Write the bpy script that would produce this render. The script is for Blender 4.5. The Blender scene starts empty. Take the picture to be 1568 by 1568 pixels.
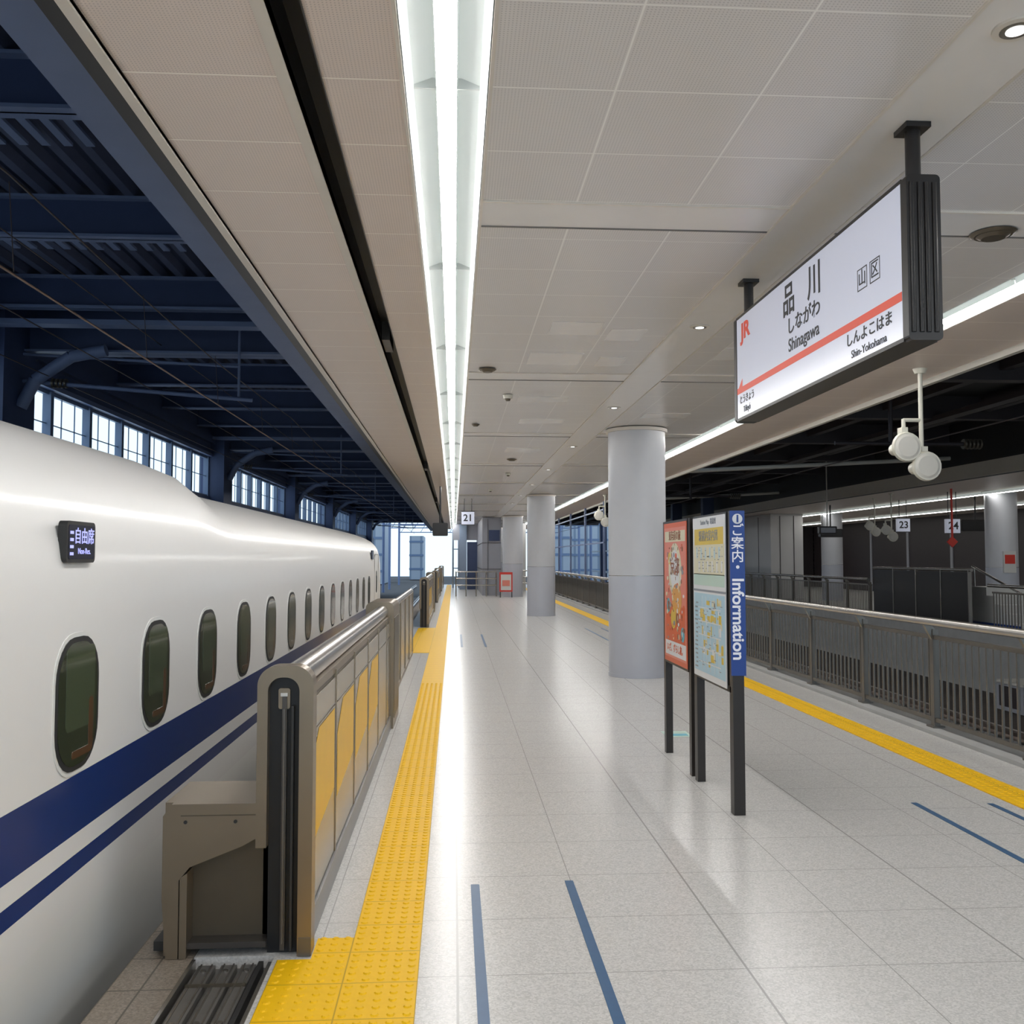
import bpy, math, random
from mathutils import Matrix, Vector
random.seed(4)
S = bpy.context.scene
try:
    S.view_settings.view_transform = 'Standard'
    S.view_settings.exposure = 0.90
except Exception: pass

# ---------------------------------------------------------------- materials
def mat(name, col, rough=0.5, metal=0.0, emis=0.0, ecol=None, noise=0.0, nscale=8.0, coat=0.0, bump=0.0, spec=0.5):
    m = bpy.data.materials.new(name); m.use_nodes = True
    nt = m.node_tree; b = nt.nodes['Principled BSDF']
    c = (col[0], col[1], col[2], 1)
    b.inputs['Base Color'].default_value = c
    b.inputs['Roughness'].default_value = rough
    b.inputs['Metallic'].default_value = metal
    b.inputs['Specular IOR Level'].default_value = spec
    if coat: b.inputs['Coat Weight'].default_value = coat; b.inputs['Coat Roughness'].default_value = 0.12
    if emis:
        e = ecol or col
        b.inputs['Emission Color'].default_value = (e[0], e[1], e[2], 1)
        b.inputs['Emission Strength'].default_value = emis
    if noise or bump:
        tc = nt.nodes.new('ShaderNodeTexCoord'); n = nt.nodes.new('ShaderNodeTexNoise')
        n.inputs['Scale'].default_value = nscale; n.inputs['Detail'].default_value = 4
        nt.links.new(tc.outputs['Object'], n.inputs['Vector'])
        if noise:
            mx = nt.nodes.new('ShaderNodeMix'); mx.data_type = 'RGBA'
            mx.inputs['A'].default_value = tuple(max(0, x*(1-noise)) for x in col[:3])+(1,)
            mx.inputs['B'].default_value = tuple(min(1, x*(1+noise)) for x in col[:3])+(1,)
            nt.links.new(n.outputs['Fac'], mx.inputs['Factor'])
            nt.links.new(mx.outputs['Result'], b.inputs['Base Color'])
        if bump:
            bp = nt.nodes.new('ShaderNodeBump'); bp.inputs['Strength'].default_value = bump
            bp.inputs['Distance'].default_value = 0.01
            nt.links.new(n.outputs['Fac'], bp.inputs['Height']); nt.links.new(bp.outputs['Normal'], b.inputs['Normal'])
    return m

def grid_mat(name, col, linecol, gx=None, gy=None, width=0.008, rough=0.5, speck=0.0, sscale=120, gx2=None, dots=0.0, spec=.5, chips=0.0):
    m = bpy.data.materials.new(name); m.use_nodes = True
    nt = m.node_tree; b = nt.nodes['Principled BSDF']; L = nt.links.new
    b.inputs['Specular IOR Level'].default_value = spec
    tc = nt.nodes.new('ShaderNodeTexCoord'); sp = nt.nodes.new('ShaderNodeSeparateXYZ')
    L(tc.outputs['Object'], sp.inputs[0])
    def M(op, a, bv=None):
        n = nt.nodes.new('ShaderNodeMath'); n.operation = op
        for i, v in enumerate((a, bv)):
            if v is None: continue
            if isinstance(v, (int, float)): n.inputs[i].default_value = v
            else: L(v, n.inputs[i])
        return n.outputs[0]
    def line(sock, off, pitch, w):
        a = M('SUBTRACT', sock, off - w/2); a = M('DIVIDE', a, pitch); a = M('FRACT', a)
        return M('LESS_THAN', a, w/pitch)
    mask = None
    for g, s in ((gx, 'X'), (gy, 'Y'), (gx2, 'X')):
        if g:
            l = line(sp.outputs[s], g[0], g[1], g[2] if len(g) > 2 else width)
            mask = l if mask is None else M('MAXIMUM', mask, l)
    n = nt.nodes.new('ShaderNodeTexNoise'); n.inputs['Scale'].default_value = sscale; n.inputs['Detail'].default_value = 3
    L(tc.outputs['Object'], n.inputs['Vector'])
    f = M('ADD', 1.0-speck/2, M('MULTIPLY', n.outputs['Fac'], speck))
    if chips:
        v = nt.nodes.new('ShaderNodeTexVoronoi'); v.inputs['Scale'].default_value = 130
        L(tc.outputs['Object'], v.inputs['Vector'])
        sc = nt.nodes.new('ShaderNodeSeparateColor'); L(v.outputs['Color'], sc.inputs[0])
        f = M('MULTIPLY', f, M('ADD', 1-chips*.5, M('MULTIPLY', sc.outputs[0], chips)))
    if dots:
        dx = M('ABSOLUTE', M('SUBTRACT', M('FRACT', M('DIVIDE', sp.outputs['X'], 0.014)), .5))
        dy = M('ABSOLUTE', M('SUBTRACT', M('FRACT', M('DIVIDE', sp.outputs['Y'], 0.014)), .5))
        dd = M('LESS_THAN', M('ADD', M('MULTIPLY', dx, dx), M('MULTIPLY', dy, dy)), 0.05)
        f = M('MULTIPLY', f, M('SUBTRACT', 1.0, M('MULTIPLY', dd, dots)))
    cm = nt.nodes.new('ShaderNodeVectorMath'); cm.operation = 'SCALE'
    cm.inputs[0].default_value = col[:3]; L(f, cm.inputs['Scale'])
    mx = nt.nodes.new('ShaderNodeMix'); mx.data_type = 'RGBA'
    L(mask, mx.inputs['Factor']); L(cm.outputs[0], mx.inputs['A']); mx.inputs['B'].default_value = (*linecol, 1)
    L(mx.outputs['Result'], b.inputs['Base Color'])
    b.inputs['Roughness'].default_value = rough
    return m

white_paint = mat('train_white', (0.82, 0.81, 0.79), 0.40, coat=0.22, noise=0.01)
blue_paint = mat('train_blue', (0.006, 0.032, 0.17), 0.28, coat=0.35, noise=0.03)
lower_grey = mat('train_skirt', (0.78, 0.78, 0.75), 0.40, noise=0.05, nscale=3)
rubber = mat('rubber', (0.025, 0.025, 0.025), 0.5, noise=.1)
glass_d = mat('train_glass', (0.035, 0.046, 0.024), 0.04, coat=1.0, noise=0.3, nscale=2)
glass_b = mat('train_blind', (0.12, 0.06, 0.026), 0.08, coat=1.0, noise=0.1)
glass_g = mat('train_curtain', (0.07, 0.095, 0.05), 0.06, coat=1.0, noise=0.1)
led_dark = mat('led_panel', (0.008, 0.008, 0.025), 0.2, noise=.1)
led_blue = mat('led_text', (0.40, 0.42, .9), 0.4, emis=.4, noise=.02)
bronze = mat('bronze_steel', (0.28, 0.23, 0.17), 0.36, metal=0.8, noise=0.10, nscale=5)
bronze_d = mat('bronze_dark', (0.13, 0.108, 0.078), 0.40, metal=0.6, noise=0.15, nscale=5)
steel = mat('brushed_steel', (0.42, 0.40, 0.37), 0.27, metal=0.9, noise=0.06)
steel_panel = mat('gate_panel', (0.34, 0.30, 0.235), 0.24, metal=0.75, noise=0.06)
kick = mat('gate_kick_plate', (0.24, 0.24, 0.235), 0.35, metal=.4, noise=.05)
yellow_p = mat('yellow_panel', (0.80, 0.46, 0.006), 0.35, noise=0.05, spec=.3)
black = mat('black', (0.010, 0.010, 0.011), 0.4, noise=.1)
dark_metal = mat('dark_track_metal', (0.11, 0.10, 0.092), 0.38, metal=0.7, noise=0.2, nscale=10)
plate_m = mat('track_plate', (0.20, 0.19, 0.175), 0.42, metal=0.5, noise=0.15, nscale=12)
fence_m = mat('fence_steel', (0.175, 0.16, 0.14), 0.38, metal=0.7, noise=0.08)
fence_b = mat('fence_bracket', (0.22, 0.21, 0.19), 0.4, metal=0.7, noise=0.08)
col_up = mat('column_paint', (0.54, 0.55, 0.58), 0.35, noise=0.03)
col_lo = mat('column_paint_lower', (0.48, 0.50, 0.56), 0.3, noise=0.03)
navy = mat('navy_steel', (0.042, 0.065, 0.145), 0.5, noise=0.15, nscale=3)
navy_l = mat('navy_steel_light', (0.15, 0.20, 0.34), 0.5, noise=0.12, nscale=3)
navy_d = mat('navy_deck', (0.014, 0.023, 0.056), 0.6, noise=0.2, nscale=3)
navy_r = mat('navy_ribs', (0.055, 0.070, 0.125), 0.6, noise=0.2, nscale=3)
ceil_edge = mat('ceiling_trim', (0.68, 0.63, 0.56), 0.4, noise=0.03)
ceil_smooth = mat('ceiling_band', (0.80, 0.775, 0.75), 0.25, noise=0.03)
gap_m = mat('ceiling_gap', (0.16, 0.15, 0.14), 0.5, noise=0.03)
trough = mat('light_trough', (0.50, 0.53, 0.52), 0.5, emis=.14, ecol=(.9, 1, .97), noise=0.01)  # faint emission stands in for tube light falling on trough and housing
trough_e = mat('light_trough_joint', (0.55, 0.57, 0.56), 0.5, noise=0.01)
tube = mat('light_tube', (1, 1, 1), 0.4, emis=24, ecol=(1.0, 0.985, 0.965), noise=.01)
tube_f = mat('light_tube_far', (1, 1, 1), 0.4, emis=10, ecol=(1.0, 0.98, 0.94), noise=.01)
lamp_e = mat('downlight_emitter', (1, 1, 1), 0.4, emis=.9, noise=.01)
sign_white = mat('sign_face', (0.62, 0.65, 0.78), 0.2, emis=0.08, ecol=(0.80, 0.85, 1.0), noise=.01)
sign_blk = mat('sign_text_black', (0.015, 0.015, 0.02), 0.5, noise=.05)
sign_red = mat('sign_orange_red', (0.72, 0.055, 0.015), 0.4, emis=0.06, noise=.03)
white_text = mat('white_text', (0.75, 0.75, 0.8), 0.4, emis=0.05, noise=.01)
brown_post = mat('brown_post', (0.022, 0.017, 0.014), 0.35, metal=0.2, noise=.1)
frame_dk = mat('sign_frame_dark', (0.017, 0.015, 0.015), 0.35, metal=0.2, noise=.1)
blue_sign = mat('info_blue', (0.006, 0.045, 0.25), 0.3, noise=.03)
tape_blue = mat('floor_tape_blue', (0.035, 0.105, 0.22), 0.4, noise=0.12, nscale=20)
concrete = mat('concrete', (0.36, 0.36, 0.35), 0.7, noise=0.15, nscale=4, bump=.1)
wall_grey = mat('wall_grey', (0.32, 0.33, 0.37), 0.5, noise=0.06, nscale=2)
wall_lt = mat('wall_light_grey', (0.58, 0.57, 0.56), 0.5, noise=0.05, nscale=2)
ballast = mat('ballast', (0.07, 0.056, 0.047), 0.9, noise=0.5, nscale=18, bump=.6)
rail_m = mat('rail_steel', (0.30, 0.25, 0.22), 0.3, metal=0.9, noise=.1)
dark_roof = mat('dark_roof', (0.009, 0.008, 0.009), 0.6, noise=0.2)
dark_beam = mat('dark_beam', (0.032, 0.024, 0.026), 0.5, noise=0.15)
fascia_w = mat('fascia_offwhite', (0.54, 0.52, 0.47), 0.5, noise=0.05)
sp_white = mat('speaker_offwhite', (0.58, 0.56, 0.48), 0.35, noise=0.03)
wire_m = mat('wire', (0.07, 0.05, 0.045), 0.5, noise=.1)
wire_l = mat('contact_wire', (0.40, 0.26, 0.19), 0.4, metal=.5, noise=.1)
frame_al = mat('window_frame', (0.15, 0.21, 0.32), 0.4, noise=.05)
red_m = mat('red_notice', (0.6, 0.04, 0.025), 0.5, noise=.05)
paper = mat('paper', (0.62, 0.62, 0.60), 0.4, noise=.02)
pale_blue = mat('pale_blue_steel', (0.24, 0.31, 0.42), 0.4, noise=.04)
tile_br = grid_mat('edge_tiles', (0.24, 0.20, 0.16), (0.09, 0.075, 0.06), gx=(-1.36, .13), gy=(0, .3), width=.008, rough=.45, speck=.3, sscale=60, chips=.5)
floor_m = grid_mat('terrazzo_floor', (0.56, 0.55, 0.53), (0.34, 0.33, 0.315), gx=(0.02, .6, .005), gy=(0.35, .6, .005), gx2=(1.22, 1.2, .010), rough=.25, speck=.08, sscale=30, spec=.42, chips=.30)
ceil_m = grid_mat('ceiling_panels', (0.73, 0.70, 0.68), (0.92, 0.90, 0.87), gx=(0.05, .6, .008), gy=(0.13, .6, .008), rough=.28, speck=.05, sscale=3, dots=.28)
ceil_ml = grid_mat('ceiling_panels_left', (0.75, 0.65, 0.585), (0.98, 0.92, 0.84), gy=(0.10, .6, .008), rough=.4, speck=.05, sscale=3, dots=.28)
tact_m = grid_mat('tactile_yellow', (0.86, 0.50, 0.003), (0.50, 0.30, 0.008), gx=(-.44, .3, .006), gy=(0.0, .3, .006), rough=.5, speck=.10, sscale=40, spec=.25)

# ---------------------------------------------------------------- mesh builder
class MB:
    def __init__(s): s.v = []; s.f = []; s.mi = []; s.sm = []; s.mats = []
    def m(s, mt):
        if mt not in s.mats: s.mats.append(mt)
        return s.mats.index(mt)
    def add(s, vs, fs, mt, smooth=False):
        o = len(s.v); s.v += [tuple(p) for p in vs]; k = s.m(mt)
        for f in fs: s.f.append([i+o for i in f]); s.mi.append(k); s.sm.append(smooth)
    def box(s, x0, x1, y0, y1, z0, z1, mt):
        vs = [(x, y, z) for x in (x0, x1) for y in (y0, y1) for z in (z0, z1)]
        s.add(vs, [(0,1,3,2),(4,6,7,5),(0,4,5,1),(2,3,7,6),(0,2,6,4),(1,5,7,3)], mt)
    def cyl(s, p0, p1, r, mt, n=16, r2=None, cap=True):
        p0 = Vector(p0); p1 = Vector(p1); d = (p1-p0).normalized(); r2 = r if r2 is None else r2
        a = d.orthogonal().normalized(); b = d.cross(a)
        vs = []
        for p, rr in ((p0, r), (p1, r2)):
            for i in range(n):
                t = 2*math.pi*i/n; vs.append(p+(a*math.cos(t)+b*math.sin(t))*rr)
        s.add(vs, [(i, (i+1) % n, n+(i+1) % n, n+i) for i in range(n)], mt, True)
        if cap:
            s.add(vs[:n], [tuple(range(n))[::-1]], mt); s.add(vs[n:], [tuple(range(n))], mt)
    def tube(s, pts, r, mt, n=10):
        for a, b in zip(pts[:-1], pts[1:]): s.cyl(a, b, r, mt, n)
    def prism(s, pts, ax, a0, a1, mt, smooth=False):
        n = len(pts)
        def P(p, a):
            return {'Y': (p[0], a, p[1]), 'X': (a, p[0], p[1]), 'Z': (p[0], p[1], a)}[ax]
        lo = [P(p, a0) for p in pts]; hi = [P(p, a1) for p in pts]
        s.add(lo+hi, [(i, (i+1) % n, n+(i+1) % n, n+i) for i in range(n)], mt, smooth)
        s.add(lo, [tuple(range(n))[::-1]], mt); s.add(hi, [tuple(range(n))], mt)
    def obj(s, name, parent=None, bevel=0, fixn=True):
        me = bpy.data.meshes.new(name); me.from_pydata(s.v, [], s.f)
        for mt in s.mats: me.materials.append(mt)
        me.polygons.foreach_set('material_index', s.mi); me.polygons.foreach_set('use_smooth', s.sm)
        if fixn:
            import bmesh
            bm = bmesh.new(); bm.from_mesh(me); bmesh.ops.recalc_face_normals(bm, faces=bm.faces); bm.to_mesh(me); bm.free()
        me.update()
        o = bpy.data.objects.new(name, me); S.collection.objects.link(o)
        if parent: o.parent = parent
        if bevel:
            b = o.modifiers.new('bev', 'BEVEL'); b.width = bevel; b.segments = 2; b.limit_method = 'ANGLE'
        return o

def rrect(cx, cy, w, h, r, n=6):
    pts = []
    for sx, sy, a0 in ((1, 1, 0), (-1, 1, 90), (-1, -1, 180), (1, -1, 270)):
        for i in range(n+1):
            a = math.radians(a0+90*i/n)
            pts.append((cx+sx*(w/2-r)+r*math.cos(a), cy+sy*(h/2-r)+r*math.sin(a)))
    return pts

FACE_L = ((0, -1, 0), (0, 0, 1), (-1, 0, 0))
FACE_F = ((1, 0, 0), (0, 0, 1), (0, -1, 0))
FACE_V = ((0, 0, -1), (1, 0, 0), (0, -1, 0))
FACE_R = ((0, 1, 0), (0, 0, 1), (1, 0, 0))
def text(name, body, loc, axes, size, mt, parent, off=0.0, align='CENTER', sx=1.0):
    c = bpy.data.curves.new(name, 'FONT'); c.body = body; c.size = size; c.offset = off; c.extrude = 0.0008
    c.align_x = align; c.align_y = 'CENTER'; c.materials.append(mt)
    o = bpy.data.objects.new(name, c); S.collection.objects.link(o)
    X, Y, Z = axes
    o.matrix_world = Matrix(((X[0]*sx, Y[0], Z[0], loc[0]), (X[1]*sx, Y[1], Z[1], loc[1]), (X[2]*sx, Y[2], Z[2], loc[2]), (0, 0, 0, 1)))
    if parent: o.parent = parent
    return o

CH = 3.60
Y0, Y1 = -5.0, 62.0
XR = 5.0; XL = -1.36

# ---------------------------------------------------------------- floor
b = MB()
b.box(-.76, XR, Y0, Y1, -0.25, 0, floor_m)
b.box(-1.10, -.76, 4.2, Y1, -0.25, 0, floor_m)
b.box(-1.10, -.76, Y0, 4.2, -0.25, -.05, plate_m)
b.box(XL, -1.10, Y0, Y1, -0.25, 0, tile_br)
b.box(XL+.02, -1.0, Y0, Y1, -1.3, -0.25, concrete)
b.box(XR-.4, XR-.02, Y0, Y1, -1.3, -0.25, concrete)
b.box(-8, 12, Y0, Y1+60, -1.5, -1.3, ballast)
b.box(12.0, 22, Y0, Y1, -1.3, 0, concrete)
b.box(XL, 5, Y1, Y1+.3, -1.3, 0, concrete)
b.obj('floor')

# ---------------------------------------------------------------- tactile paving
def tactile(x0, x1, y0, y1, ymaxdots):
    b = MB(); b.box(x0, x1, y0, y1, 0.0005, 0.006, tact_m)
    n = int(round((x1-x0)/.06)); y = y0+.03
    while y < min(y1, ymaxdots):
        for i in range(n):
            x = x0+(i+.5)*(x1-x0)/n
            r = .017; vs = []; k = 8
            for rr, zz in ((r, .006), (r*.7, .0105)):
                for a in range(k):
                    t = 2*math.pi*a/k; vs.append((x+rr*math.cos(t), y+rr*math.sin(t), zz))
            b.add(vs, [(a, (a+1) % k, k+(a+1) % k, k+a) for a in range(k)]+[tuple(range(k, 2*k))], tact_m, False)
        y += .06
    return b.obj('tactile_paving')
tactile(-.44, -.14, 0, Y1-1, 13)
tactile(-.74, -.44, 0, 4.14, 13)
tactile(-.60, -.44, 4.14, 4.36, 13)
tactile(-.86, -.44, 17.2, 23.3, 0)
tactile(3.86, 4.16, 0, Y1-1, 13)

# ---------------------------------------------------------------- queue markings
def mark(x, ya, yb, w=.045):
    b = MB(); b.prism(rrect(x, (ya+yb)/2, w, abs(yb-ya), .006, 2), 'Z', .0006, .0022, tape_blue); b.obj('queue_floor_marking')
mark(.115, 1.5, 5.03); mark(.61, 1.5, 5.06)
mark(.16, 18.3, 21.3); mark(.62, 18.3, 21.3)
mark(3.2, 2.5, 6.5); mark(3.72, 2.5, 6.45)
mark(3.2, 19.5, 23); mark(3.6, 19.5, 23)

# ---------------------------------------------------------------- ceiling
b = MB()
b.box(-1.30, -.70, Y0, Y1, CH, CH+.03, ceil_ml)
b.box(-.70, -.645, Y0, Y1, CH-.012, CH+.03, ceil_edge)
b.box(-.53, -.22, Y0, Y1, CH, CH+.03, ceil_ml)
b.box(-.665, -.53, Y0, Y1, CH+.18, CH+.2, black)
b.box(-.649, -.645, Y0, Y1, CH-.012, CH+.2, black); b.box(-.53, -.526, Y0, Y1, CH-.012, CH+.2, black)
for y in (8.3, 20.3, 32.3): b.box(-.64, -.57, y, y+.5, CH+.02, CH+.18, dark_metal)
b.box(-.22, -.205, Y0, Y1, CH-.008, CH+.03, ceil_edge)
b.box(.135, .15, Y0, Y1, CH-.008, CH+.03, ceil_edge)
b.box(.15, 1.82, Y0, Y1, CH, CH+.03, ceil_m)
b.box(1.82, 2.20, Y0, Y1, CH-.006, CH+.03, ceil_smooth)
b.box(2.20, 3.78, Y0, Y1, CH, CH+.03, ceil_m)
b.box(4.08, XR, Y0, Y1, CH, CH+.03, ceil_ml)
b.box(-1.30, XR, Y0, Y1, CH+.28, CH+.34, black)  # unseen slab above the panels, added to stop light leaking in
b.box(-1.33, -1.30, Y0, Y1, CH-.02, CH+.7, black)
b.box(-1.345, -1.30, Y0, Y1, CH-.03, CH-.005, ceil_edge)
b.box(-1.42, -1.345, Y0, Y1, CH-.02, CH+.7, black)
b.box(XR, XR+.06, Y0, Y1, CH-.06, CH+.8, fascia_w)
for x in (1.815, 2.2): b.box(x-.006, x+.006, Y0, Y1, CH-.012, CH, ceil_edge)
yb = .30
while yb < Y1-1:
    for (xa, xb) in ((.15, 1.81), (2.21, 3.78)):
        b.box(xa, xb, yb, yb+.36, CH-.005, CH, ceil_smooth)
        b.box(xa, xb, yb-.012, yb, CH-.011, CH, ceil_edge)
        b.box(xa, xb, yb+.36, yb+.372, CH-.011, CH, gap_m)
    yb += 4.65
for (x, y, w, h) in ((1.0, 7.7, .42, .42), (1.45, 7.9, .3, .4), (1.05, 11.2, .6, .35), (.95, 8.9, .5, .5), (1.5, 9.0, .25, .4), (2.7, 8.6, .5, .5), (1.2, 13, .6, .4), (2.8, 12.4, .6, .4), (1.2, 16.5, .6, .6)):
    b.box(x-w/2, x+w/2, y-h/2, y+h/2, CH-.004, CH, ceil_smooth)
b.obj('ceiling')

# ---------------------------------------------------------------- ceiling strip lights
def strip(xc, w, name, ya=Y0, yb=Y1, tm=tube, pitch=2.45, ph=3.83, z=CH):
    b = MB(); h = w/2
    prof = [(xc-h, z), (xc-h+.03, z+.05), (xc-.05, z+.085), (xc+.05, z+.085), (xc+h-.03, z+.05), (xc+h, z)]
    for p, q in zip(prof[:-1], prof[1:]):
        b.add([(p[0], ya, p[1]), (q[0], ya, q[1]), (q[0], yb, q[1]), (p[0], yb, p[1])], [(0, 1, 2, 3)], trough)
    y = ph - pitch*math.ceil((ph-ya)/pitch)
    r = w*.125
    while y < yb:
        a = max(y+.006, ya); e = min(y+pitch-.006, yb)
        zc = z+.026; n = 8; pts = []
        for i in range(n+1):
            t = math.radians(-145+110*i/n); pts.append((xc+r*1.2*math.cos(t), zc+r*math.sin(t)))
        for p, q in zip(pts[:-1], pts[1:]):
            b.add([(p[0], a, p[1]), (q[0], a, q[1]), (q[0], e, q[1]), (p[0], e, p[1])], [(0, 1, 2, 3)], tm, True)
        hp = [(pts[0][0], pts[0][1]+.0005), (xc-r*1.15, z+.08), (xc+r*1.15, z+.08), (pts[-1][0], pts[-1][1]+.0005)]
        b.prism(hp, 'Y', a, e, trough)
        b.box(xc-h+.03, xc+h-.03, y-.004, y+.004, z+.035, z+.08, trough_e)
        y += pitch
    b.obj(name, fixn=False)
strip(-.035, .33, 'ceiling_light_strip')
strip(3.93, .28, 'ceiling_light_strip')

for y in [3.18]+[7.55+4.15*i for i in range(7)]:
    b = MB(); n = 24
    b.cyl((2.0, y, CH-.016), (2.0, y, CH-.0062), .08, ceil_edge, n); b.cyl((2.0, y, CH-.018), (2.0, y, CH-.016), .055, steel, n); b.cyl((2.0, y, CH-.020), (2.0, y, CH-.018), .035, lamp_e, n)
    b.obj('recessed_downlight')
for (x, y, r) in ((3.13, 5.25, .13), (.33, 9.4, .09), (.30, 13.3, .06), (1.1, 18, .1)):
    b = MB(); b.cyl((x, y, CH-.025), (x, y, CH-.012), r*.8, bronze_d, 24, r); b.cyl((x, y, CH-.04), (x, y, CH-.025), r*.5, bronze_d, 24, r*.7); b.cyl((x, y, CH-.012), (x, y, CH-.0055), r*.4, bronze_d, 16); b.obj('air_diffuser')
for (x, y) in ((.62, 10.9), (1.2, 21), (1.0, 26)):
    b = MB(); b.cyl((x, y, CH-.05), (x, y, CH-.0055), .05, sp_white, 16, .06); b.cyl((x, y, CH-.075), (x, y, CH-.05), .025, bronze_d, 12, .035); b.obj('smoke_detector')

# ---------------------------------------------------------------- columns
def column(x, y, r=.42, name='round_column', top=CH, poster=None):
    b = MB(); b.cyl((x, y, 0), (x, y, 1.45), r, col_lo, 48); b.cyl((x, y, 1.45), (x, y, top-.05), r-.002, col_up, 48)
    b.cyl((x, y, top-.06), (x, y, top-.013), r+.03, ceil_edge, 48)
    b.cyl((x, y, 1.447), (x, y, 1.455), r+.0005, steel, 48); b.cyl((x, y, 0.0), (x, y, .05), r+.006, col_lo, 48)
    if poster:
        b.box(x-.2, x+.15, y-r-.01, y-r+.06, 1.3, 1.9, paper); b.box(x-.17, x+.12, y-r-.014, y-r-.01, 1.55, 1.8, poster)
    b.obj(name)
column(2.68, 13.75); column(2.60, 28.2); column(2.62, 42.2, .45); column(2.6, 58)

# ---------------------------------------------------------------- bullet train
def train():
    b = MB()
    base = [(-1.80, -1.0), (-1.66, -.7), (-1.58, -.3), (-1.53, .05), (-1.505, .28), (-1.50, .40), (-1.50, .45), (-1.50, .524), (-1.50, .606), (-1.50, .84),
            (-1.50, 1.42), (-1.507, 1.6), (-1.53, 1.76), (-1.565, 1.88), (-1.62, 1.965), (-1.70, 2.04), (-1.82, 2.105), (-2.02, 2.18), (-2.35, 2.265), (-2.8, 2.32), (-3.2, 2.34)]
    segm = [lower_grey]*4+[white_paint]*2+[blue_paint, white_paint, blue_paint]+[white_paint]*20
    ys = [-4.5, 0, 2, 3, 4, 5, 5.8, 6.0, 6.2, 6.4, 6.6, 6.8, 7.0, 7.3, 8, 10, 14, 19.5]
    def lift(y):
        t = min(1, max(0, (6.9-y)/.8)); return t*t*(3-2*t)
    rows = []
    for y in ys:
        L = lift(y); r = []
        for (x, z) in base:
            k = min(1, max(0, (z-1.85)/.3)); k = k*k*(3-2*k)
            r.append((x+L*k*.03, y, z+L*k*.125))
        r2 = [(-6.4-p[0], p[1], p[2]) for p in r[:-1]][::-1]
        rows.append(r+r2)
    n = len(rows[0]); h = len(base)-1; m = len(rows)
    o0 = len(b.v); b.v += [tuple(p) for r in rows for p in r]
    for j in range(n-1):
        idx = j if j < h else (2*h-1-j); k = b.m(segm[idx])
        for i in range(m-1):
            b.f.append([o0+i*n+j, o0+(i+1)*n+j, o0+(i+1)*n+j+1, o0+i*n+j+1]); b.mi.append(k); b.sm.append(True)
    b.add(rows[0], [tuple(range(n))], white_paint); b.add(rows[-1], [tuple(range(n))], white_paint)
    b.box(-4.0, -2.4, 19.5, 19.9, -.3, 2.0, rubber)
    def win(yc, zc, w, hh):
        x = -1.5
        b.prism(rrect(yc, zc, w+.035, hh+.035, .185), 'X', x-.002, x+.003, lower_grey)
        b.prism(rrect(yc, zc, w, hh, .17), 'X', x+.001, x+.006, rubber)
        b.prism(rrect(yc, zc, w-.04, hh-.04, .155), 'X', x+.002, x+.0075, glass_d)
        b.prism(rrect(yc+.02, zc+.06, w-.14, hh-.2, .03), 'X', x+.003, x+.0082, glass_g)
        b.prism(rrect(yc+w*.30, zc-.10, .045, .22, .02), 'X', x+.003, x+.0085, glass_b)
        b.prism(rrect(yc+.04, zc-.20, .20, .03, .012), 'X', x+.003, x+.0088, glass_b)
    for i in range(-3, 14):
        win(3.91+i*1.0, 1.125, .43, .525)
    b.prism(rrect(3.92, 1.765, .29, .165, .022), 'X', -1.533, -1.499, rubber)
    b.prism(rrect(3.92, 1.765, .26, .135, .01), 'X', -1.52, -1.4975, led_dark)
    for yd in (18.55,):
        b.prism([(yd-.45, .02), (yd-.45, 1.72), (yd-.40, 1.78), (yd+.40, 1.78), (yd+.45, 1.72), (yd+.45, .02), (yd+.44, .02), (yd+.44, 1.71), (yd+.39, 1.77), (yd-.39, 1.77), (yd-.44, 1.71), (yd-.44, .02)], 'X', -1.505, -1.498, rubber)
        b.prism(rrect(yd, 1.25, .22, .42, .08), 'X', -1.503, -1.496, glass_d)
    b.prism(rrect(17.7, 1.765, .34, .165, .025), 'X', -1.52, -1.498, led_dark)
    for yc in (1.5, 16.5):
        for dy in (-1.25, 1.25):
            b.cyl((-2.5, yc+dy, -.59), (-2.35, yc+dy, -.59), .43, dark_metal, 24); b.cyl((-4.05, yc+dy, -.59), (-3.9, yc+dy, -.59), .43, dark_metal, 24)
        b.box(-4.2, -2.2, yc-1.8, yc+1.8, -.8, -.45, dark_metal)
    o = b.obj('bullet_train')
    text('destination_text', '自由席', (-1.4965, 3.945, 1.785), FACE_R, .068, led_blue, o, .0005)
    text('destination_sub', 'Non-Res.', (-1.4965, 3.945, 1.728), FACE_R, .034, led_blue, o, 0)
    for j in range(4):
        mb = MB(); mb.box(-1.4975, -1.4962, 3.802, 3.835, 1.712+j*.028, 1.724+j*.028, led_blue); mb.obj('destination_led_bar', o)
    return o
train()

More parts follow.
